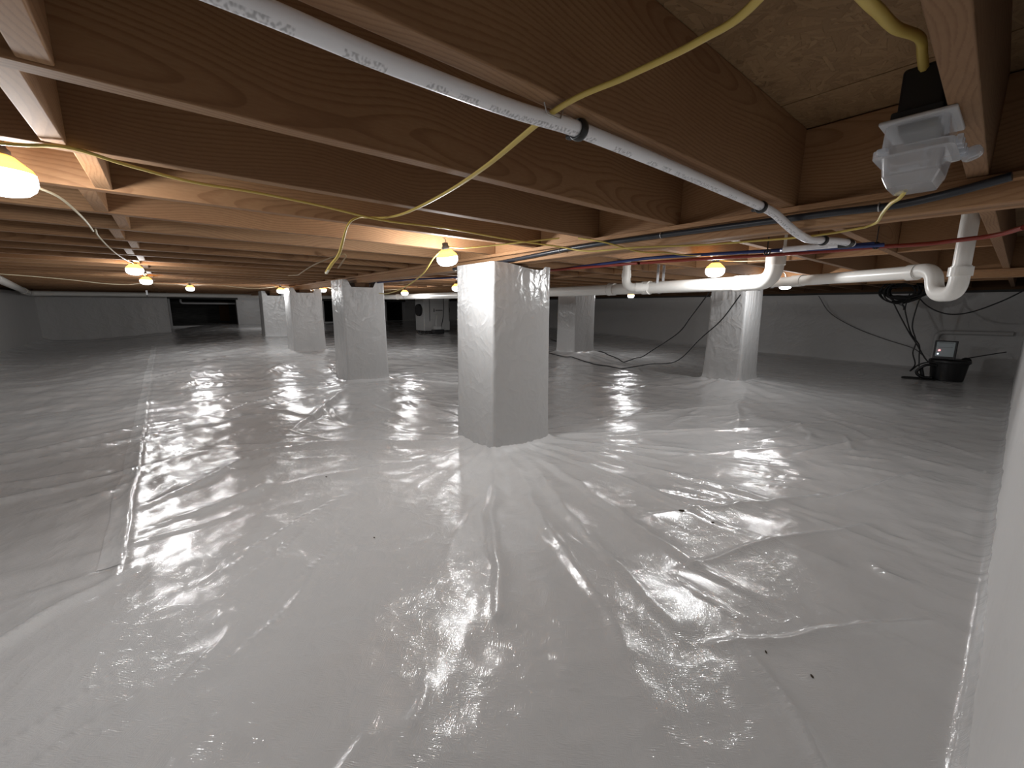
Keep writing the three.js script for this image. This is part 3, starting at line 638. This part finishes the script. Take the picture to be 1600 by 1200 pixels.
function strap(p, r, label, wide = 0.018, tilt = 0) {
  const s = thing('pipe_strap', label, 'strap', p);
  for (const k of [-1, 1]) { const g = rounded(0.0016, JOIST_Y - p[1] + 0.01, wide, 0.0007); g.translate(k * (r + 0.001), (JOIST_Y - p[1]) / 2, 0); part('tail', g, M.steel, s); }
  const a = new THREE.TorusGeometry(r + 0.001, 0.0012, 6, 24, Math.PI); a.scale(1, 1, wide / 0.0024); a.rotateZ(Math.PI); part('loop', a, M.steel, s);
  s.rotation.y = tilt;
}
strap([2.955, 1.0635, -1.80], 0.046, 'grey metal strap holding the drain pipe between the two upright bends', 0.02, 0.1);
strap([3.20, 1.079, -1.105], 0.033, 'shiny perforated metal strap holding the right-hand drain run', 0.02, 0.63);
strap([3.075, 1.065, -3.35], 0.046, 'dark metal strap on the drain pipe just right of the large central pier', 0.018, 0.05);
strap([3.30, 1.088, -7.0], 0.046, 'thin strap on the drain pipe between the second pier and the central pier', 0.018, 0.05);
{
  const s = thing('pipe_strap', 'pale strap holding the thin drain pipe below the two lamps on the left', 'strap', [-0.30, 1.137, -12.0]);
  for (const k of [-1, 1]) part('tail', rounded(0.03, 0.10, 0.003, 0.001).translate(0, 0.045, k * 0.0465), M.steel, s);
  const a = new THREE.TorusGeometry(0.0465, 0.002, 6, 24, Math.PI); a.scale(1, 1, 7); a.rotateZ(Math.PI); a.rotateY(Math.PI / 2); part('loop', a, M.steel, s);
}

// ---------------------------------------------------------------- outlet box with clear cover on the nearest joist
{
  const b = thing('outlet_box', 'black outlet box with a clear hinged cover fixed to the side of the nearest joist', 'outlet box', [1.08, JOIST_Y, -0.161]);
  b.rotation.y = 0.0;
  const bb = rounded(0.105, 0.075, 0.058, 0.006, 2); bb.translate(0, 0.044, 0); part('housing', bb, M.black, b);
  const lip = rounded(0.122, 0.014, 0.066, 0.003, 1); lip.translate(0, 0.006, -0.002); part('housing_rim', lip, M.blackMat, b);
  const fl = rounded(0.135, 0.007, 0.098, 0.003, 2); fl.translate(0, -0.003, 0.0); part('gasket_plate', fl, M.gasket, b);
  const rc = rounded(0.095, 0.02, 0.050, 0.004, 2); rc.translate(0, -0.012, 0); part('receptacle', rc, M.grey, b);
  // clear hood: a tapering hollow bubble
  const sec = (y, a, c) => [y, a, c];
  const rows = [sec(-0.008, 0.060, 0.042), sec(-0.046, 0.061, 0.043), sec(-0.047, 0.069, 0.053), sec(-0.058, 0.069, 0.053), sec(-0.059, 0.058, 0.042), sec(-0.090, 0.054, 0.038), sec(-0.108, 0.044, 0.030), sec(-0.109, 0.0, 0.0)];
  const hood = surface(steps(0, 1, 48), steps(0, 1, rows.length - 1), (s, t) => {
    const [y, a, c] = rows[Math.round(t * (rows.length - 1))], th = s * 6.2832, e = 0.22, sg = (v) => Math.sign(v) * Math.abs(v) ** e;
    return [a * sg(Math.cos(th)), y, c * sg(Math.sin(th)), s, t];
  });
  part('clear_cover', hood.toNonIndexed(), M.clear, b).geometry.computeVertexNormals();
  for (const x of [-0.045, -0.018, 0.018, 0.045]) part('hinge_knuckle', rounded(0.010, 0.016, 0.008, 0.002).translate(x, -0.050, 0.056), M.clear, b);
  part('print_label', new THREE.BoxGeometry(0.0006, 0.006, 0.026).translate(-0.0535, -0.082, 0.0), M.gasket, b);
  const lug = new THREE.TorusGeometry(0.010, 0.0045, 8, 20); lug.scale(1, 1, 2.2); lug.rotateX(1.2); lug.translate(0.055, -0.052, 0.064); part('lock_lug', lug, M.clear, b);
  const lug2 = rounded(0.022, 0.010, 0.016, 0.004, 2); lug2.translate(-0.070, -0.052, -0.036); part('latch', lug2, M.clear, b);
}

// ---------------------------------------------------------------- dehumidifier at the far end
{
  const fx = 4.80, fw = 9.2, gy = base(5.1, 9.4), b = thing('dehumidifier', 'white dehumidifier with black round duct collars standing at the far end behind the drain pipe', 'dehumidifier', [fx + 0.36, gy, -(fw + 0.23)]);
  const y0 = 0.05, H = 0.82;
  const body = rounded(0.72, H, 0.46, 0.015, 2); body.translate(0, y0 + H / 2, 0); part('body', body, M.white, b);
  const pn = rounded(0.52, 0.46, 0.012, 0.008, 2); pn.translate(0.06, y0 + 0.50, 0.232); const front = part('front_panel', pn, M.white, b);
  part('logo_emblem', new THREE.LatheGeometry([[0, 0], [0.022, 0.003], [0.014, 0.04], [0.008, 0.05], [0.017, 0.062], [0.008, 0.078], [0, 0.08]].map((p) => new THREE.Vector2(...p)), 12).scale(1, 1, 0.1).translate(-0.09, 0.51, 0.239), M.grey, front);
  part('logo_lettering', rounded(0.20, 0.024, 0.002, 0.0009).translate(0.05, 0.545, 0.239), M.grey, front);
  const band = rounded(0.64, 0.05, 0.01, 0.004); band.translate(0, y0 + 0.78, 0.232); part('top_band', band, M.gasket, b);
  for (const x of [-0.21, 0.335]) { const s = rounded(0.010, 0.54, 0.008, 0.002); s.translate(x, y0 + 0.50, 0.236); part('panel_joint', s, M.black, b); }
  const duct = (x, s) => { const c = new THREE.CylinderGeometry(0.145, 0.15, 0.06, 28); c.rotateZ(Math.PI / 2); c.translate(x, y0 + 0.5, 0); part('duct_collar', c, M.blackMat, b); };
  duct(-0.385); duct(0.385);
  for (const x of [-0.3, 0.3]) for (const z of [-0.18, 0.18]) { const f = new THREE.CylinderGeometry(0.025, 0.03, 0.09, 12); f.translate(x, 0.02, z); part('foot', f, M.black, b); }
}
{
  const px = 4.93, pw = 8.78, g = base(px, pw) + 0.02, p = thing('condensate_pump', 'small black and white condensate pump on the floor in front of the dehumidifier', 'pump', [px, g, -pw]);
  const t = rounded(0.27, 0.10, 0.15, 0.01, 2); t.translate(0, 0.05, 0); part('tank', t, M.black, p);
  const m = rounded(0.16, 0.08, 0.12, 0.012, 2); m.translate(-0.01, 0.135, 0); part('motor_cover', m, M.white, p);
  part('drain_tube', tube([[-0.05, 0.17, 0.02], [-0.055, 0.28, 0.03], [-0.02, 0.42, 0.0], [0.0, 0.45, -0.05]], 0.013, 24, 8), M.white, p);
}
wire('power_cable', [[5.02, 0.30, -8.80], [5.08, 0.48, -8.86], [5.16, 0.62, -8.93], [5.20, 0.85, -8.95], [5.2, 1.22, -8.96]], 0.010, M.black, 'black power cable rising beside the dehumidifier front', 'cable');
{
  const pts = []; for (let i = 0; i <= 40; i++) { const t = i / 40, x = 4.50 + t * 0.34 + 0.05 * Math.cos(t * 26), w = 8.95 - t * 0.12 + 0.04 * Math.sin(t * 26); pts.push([x, base(x, w) + 0.04 + 0.02 * Math.sin(t * 26), -w]); }
  wire('power_cable', pts, 0.009, M.black, 'tangled black cable on the floor below the dehumidifier', 'cable', 160);
}

// ---------------------------------------------------------------- sump controls in the back right corner
{
  const sx = 7.72, sw = 0.50, gy = base(sx, sw), s = thing('sump_unit', 'black sump battery case with a small lit control panel in the back right corner', 'sump pump', [sx, gy + 0.01, -sw]);
  const prof = [[0, 0], [0.125, 0], [0.135, 0.01], [0.155, 0.22], [0.17, 0.235], [0.17, 0.265], [0.15, 0.28], [0, 0.285]].map((p) => new THREE.Vector2(...p));
  const c = new THREE.LatheGeometry(prof, 20); c.scale(1, 1, 1.15); part('case', c, M.black, s);
  const spout = new THREE.ConeGeometry(0.05, 0.12, 10); spout.rotateZ(-1.3); spout.translate(0.1, 0.28, 0.14); part('spout', spout, M.black, s);
  const fr = rounded(0.05, 0.235, 0.205, 0.006, 2); fr.translate(-0.12, 0.40, -0.05); const f = part('control_frame', fr, M.black, s);
  const fc = rounded(0.006, 0.185, 0.165, 0.003); fc.translate(-0.147, 0.41, -0.05); const face = part('control_panel', fc, M.screen, f);
  const l1 = new THREE.SphereGeometry(0.011, 10, 8); l1.translate(-0.152, 0.395, -0.10); face.add(shadow(Object.assign(new THREE.Mesh(l1, M.ledRed), { name: 'indicator_light' })));
  const l2 = new THREE.SphereGeometry(0.008, 10, 8); l2.translate(-0.152, 0.35, -0.108); face.add(shadow(Object.assign(new THREE.Mesh(l2, M.ledWhite), { name: 'indicator_light' })));
  for (const y of [0.49, 0.435]) { const b = new THREE.BoxGeometry(0.002, 0.004, 0.13); b.translate(-0.151, y, -0.05); part('panel_line', b, M.grey, f); }
  part('hose_loop', tube([[-0.12, 0.20, -0.10], [-0.16, 0.19, -0.20], [-0.17, 0.10, -0.27], [-0.16, 0.04, -0.22], [-0.14, 0.03, -0.12]], 0.017, 40, 8), M.black, s);
}
{
  const m = thing('sump_basin', 'flat black sump basin cover on the floor left of the battery case', 'sump pump', [7.60, base(7.6, 0.74) + 0.012, -0.74]);
  const g = new THREE.CylinderGeometry(0.17, 0.18, 0.024, 24); g.scale(0.6, 1, 1); part('cover', g, M.blackMat, m);
  part('discharge_pipe', rod([0.0, 0.0, 0.04], [-0.02, 0.16, 0.0], 0.02, 12), M.black, m);
}
const U = 7.6;
wire('power_cable', [[U, 1.10, -1.17], [U, 0.98, -1.11], [U, 0.86, -1.05], [U, 0.62, -0.92], [U, 0.46, -0.82], [U, 0.26, -0.70], [U, 0.19, -0.60]], 0.008, M.black, 'black cable slanting from the wire coil down to the sump case', 'cable');
wire('power_cable', [[U + 0.04, 1.12, -0.98], [U + 0.04, 0.95, -1.0], [U + 0.04, 0.84, -0.98], [U + 0.04, 0.6, -0.90], [U + 0.03, 0.45, -0.80], [U + 0.03, 0.3, -0.78], [U, 0.17, -0.76]], 0.0075, M.black, 'middle one of the black cables dropping straight from the wire coil', 'cable');
wire('power_cable', [[U - 0.04, 1.14, -0.85], [U - 0.04, 0.95, -0.88], [U - 0.04, 0.7, -0.89], [U - 0.03, 0.5, -0.83], [U - 0.03, 0.35, -0.84], [U - 0.02, 0.2, -0.80], [U, 0.10, -0.84]], 0.0075, M.black, 'rightmost of the black cables dropping straight from the wire coil', 'cable');
wire('power_cable', [[U, 0.10, -0.84], [U, 0.2, -0.76], [U, 0.24, -0.66], [U, 0.22, -0.58]], 0.009, M.black, 'short black cable bridging from the floor to the sump case', 'cable');
wire('power_cable', [[U, 1.12, -0.92], [U, 0.97, -0.80], [U, 0.88, -0.66], [U, 0.855, -0.52], [U, 0.90, -0.36], [U, 1.02, -0.16], [U, 1.14, -0.01]], 0.0075, M.black, 'black cable swagging from the wire coil to the right-hand wall', 'cable');
wire('power_cable', [[7.85, 0.30, -0.36], [8.2, 0.33, -0.22], [8.75, 0.35, -0.06]], 0.0075, M.black, 'thin black cable running level from the sump case to the right wall', 'cable');
wire('power_cable', [[BACK - 0.06, 1.14, -2.3], [BACK - 0.06, 0.85, -2.1], [BACK - 0.05, 0.62, -1.75], [BACK - 0.05, 0.45, -1.35], [BACK - 0.05, 0.33, -1.0], [BACK - 0.1, 0.22, -0.85]], 0.006, M.grey, 'faint grey cable sagging across the back wall', 'cable');
{
  const c = thing('wire_coil', 'hanging coil of dark spare cable below the joists in the back right corner', 'cable', [U, 1.235, -1.04]);
  const parts = [];
  for (let k = 0; k < 18; k++) {
    const pts = [], rx = rr(0.10, 0.23), ry = rr(0.06, 0.16), ox = rr(-0.04, 0.04), ph = rr(0, 6);
    for (let i = 0; i <= 24; i++) { const a = i / 24 * 6.2832; pts.push([rr(-0.004, 0.004) + 0.05 * Math.sin(a + ph) + (k - 9) * 0.007, -0.085 + Math.sin(a) * ry + rr(-0.004, 0.004), ox + Math.cos(a) * rx]); }
    parts.push(tube(pts, 0.0085, 60, 6));
  }
  const L = part('loops', mergeGeometries(parts), M.blackMat, c); L.userData.kind = 'stuff';
  const pl = rounded(0.03, 0.05, 0.035, 0.006, 2); pl.rotateX(0.3); pl.translate(0, -0.245, 0.0); part('plug', pl, M.black, c);
  part('plug_lead', tube([[0, -0.18, -0.04], [0, -0.22, -0.015], [0, -0.29, 0.03], [0, -0.33, 0.035]], 0.011, 20, 6), M.black, c);
  part('hanger', tube([[0, 0.02, -0.02], [0, -0.01, -0.03], [0, -0.06, -0.02]], 0.006, 12, 6), M.black, c);
}
{
  const pts = bendPath([[BACK - 0.045, 0.12, -0.76], [BACK - 0.045, 0.585, -0.76], [BACK - 0.045, 0.595, -0.03]], 0.09);
  solo('covered_pipe', polyTube(pts, 0.03, 12), M.wallLiner, 'pipe covered in white plastic turning a corner on the back wall behind the sump', 'pipe');
}
{
  const o = solo('foam_strip', rounded(0.46, 0.07, 0.05, 0.006, 2), M.white, 'pale board lying on top of the far wall right of the dark opening', 'board'); o.position.set(1.93, 1.262, -14.83);
}
// black cables by the pier under the drain elbow
const gl = (...p) => p.slice(1).flatMap(([x1, w1], i) => { const [x0, w0] = p[i]; return steps(0, 1, 8).slice(0, 8).map((t) => { const x = lerp(x0, x1, t) + 0.02 * Math.sin(t * 6.28), w = lerp(w0, w1, t); return [x, ground(x, w) + 0.008, -w]; }); });
wire('power_cable', [...gl([6.0, 7.2], [5.1, 6.0], [4.78, 5.1], [4.72, 4.4], [4.78, 3.8], [4.9, 3.4]), [4.96, 0.165, -3.1], [4.93, 0.25, -2.70], [4.89, 0.55, -2.40], [4.885, 0.78, -2.17], [4.885, 1.06, -1.99]], 0.007, M.black, 'black cable hanging down the front of the pier under the drain elbow', 'cable', 160);
wire('power_cable', [...gl([6.55, 6.6], [6.05, 5.5], [5.68, 4.7], [5.52, 4.15], [5.38, 3.75]), [5.27, 0.185, -3.52], [5.05, 0.24, -3.28], [5.0, 0.353, -3.09], [5.0, 0.602, -2.744], [4.97, 0.806, -2.58], [4.93, 1.02, -2.41], [4.93, 1.2, -2.3]], 0.007, M.black, 'black cable hanging left of the pier under the drain elbow', 'cable', 160);

// ---------------------------------------------------------------- bits on the sheet
const CH = [[1.66, 0.83, 'dark wood chip lying on the sheet right of the central pier, larger of the two', 1.5], [1.68, 0.70, 'small dark chip on the sheet just right of the larger chip', 1.0], [0.55, 2.20, 'tiny dark speck on the sheet to the left of the central pier', 0.9], [1.12, 0.30, 'tiny dark speck on the foreground sheet at the lower right', 0.6], [1.13, 0.20, 'dark sliver on the foreground sheet near the right wall', 0.7], [0.53, 1.49, 'tiny dark speck on the sheet below the central pier', 0.6]];
for (const [x, w, l, s] of CH) {
  const g = new THREE.DodecahedronGeometry(0.006 * s, 0); g.scale(1.6, 0.35, 0.7);
  const o = solo('debris_chip', g, M.chip, l, 'debris', 'dark chips fallen on the sheet'); o.position.set(x, ground(x, w) + 0.001, -w); o.rotation.y = x * 9;
}

renderer.render(scene, camera);
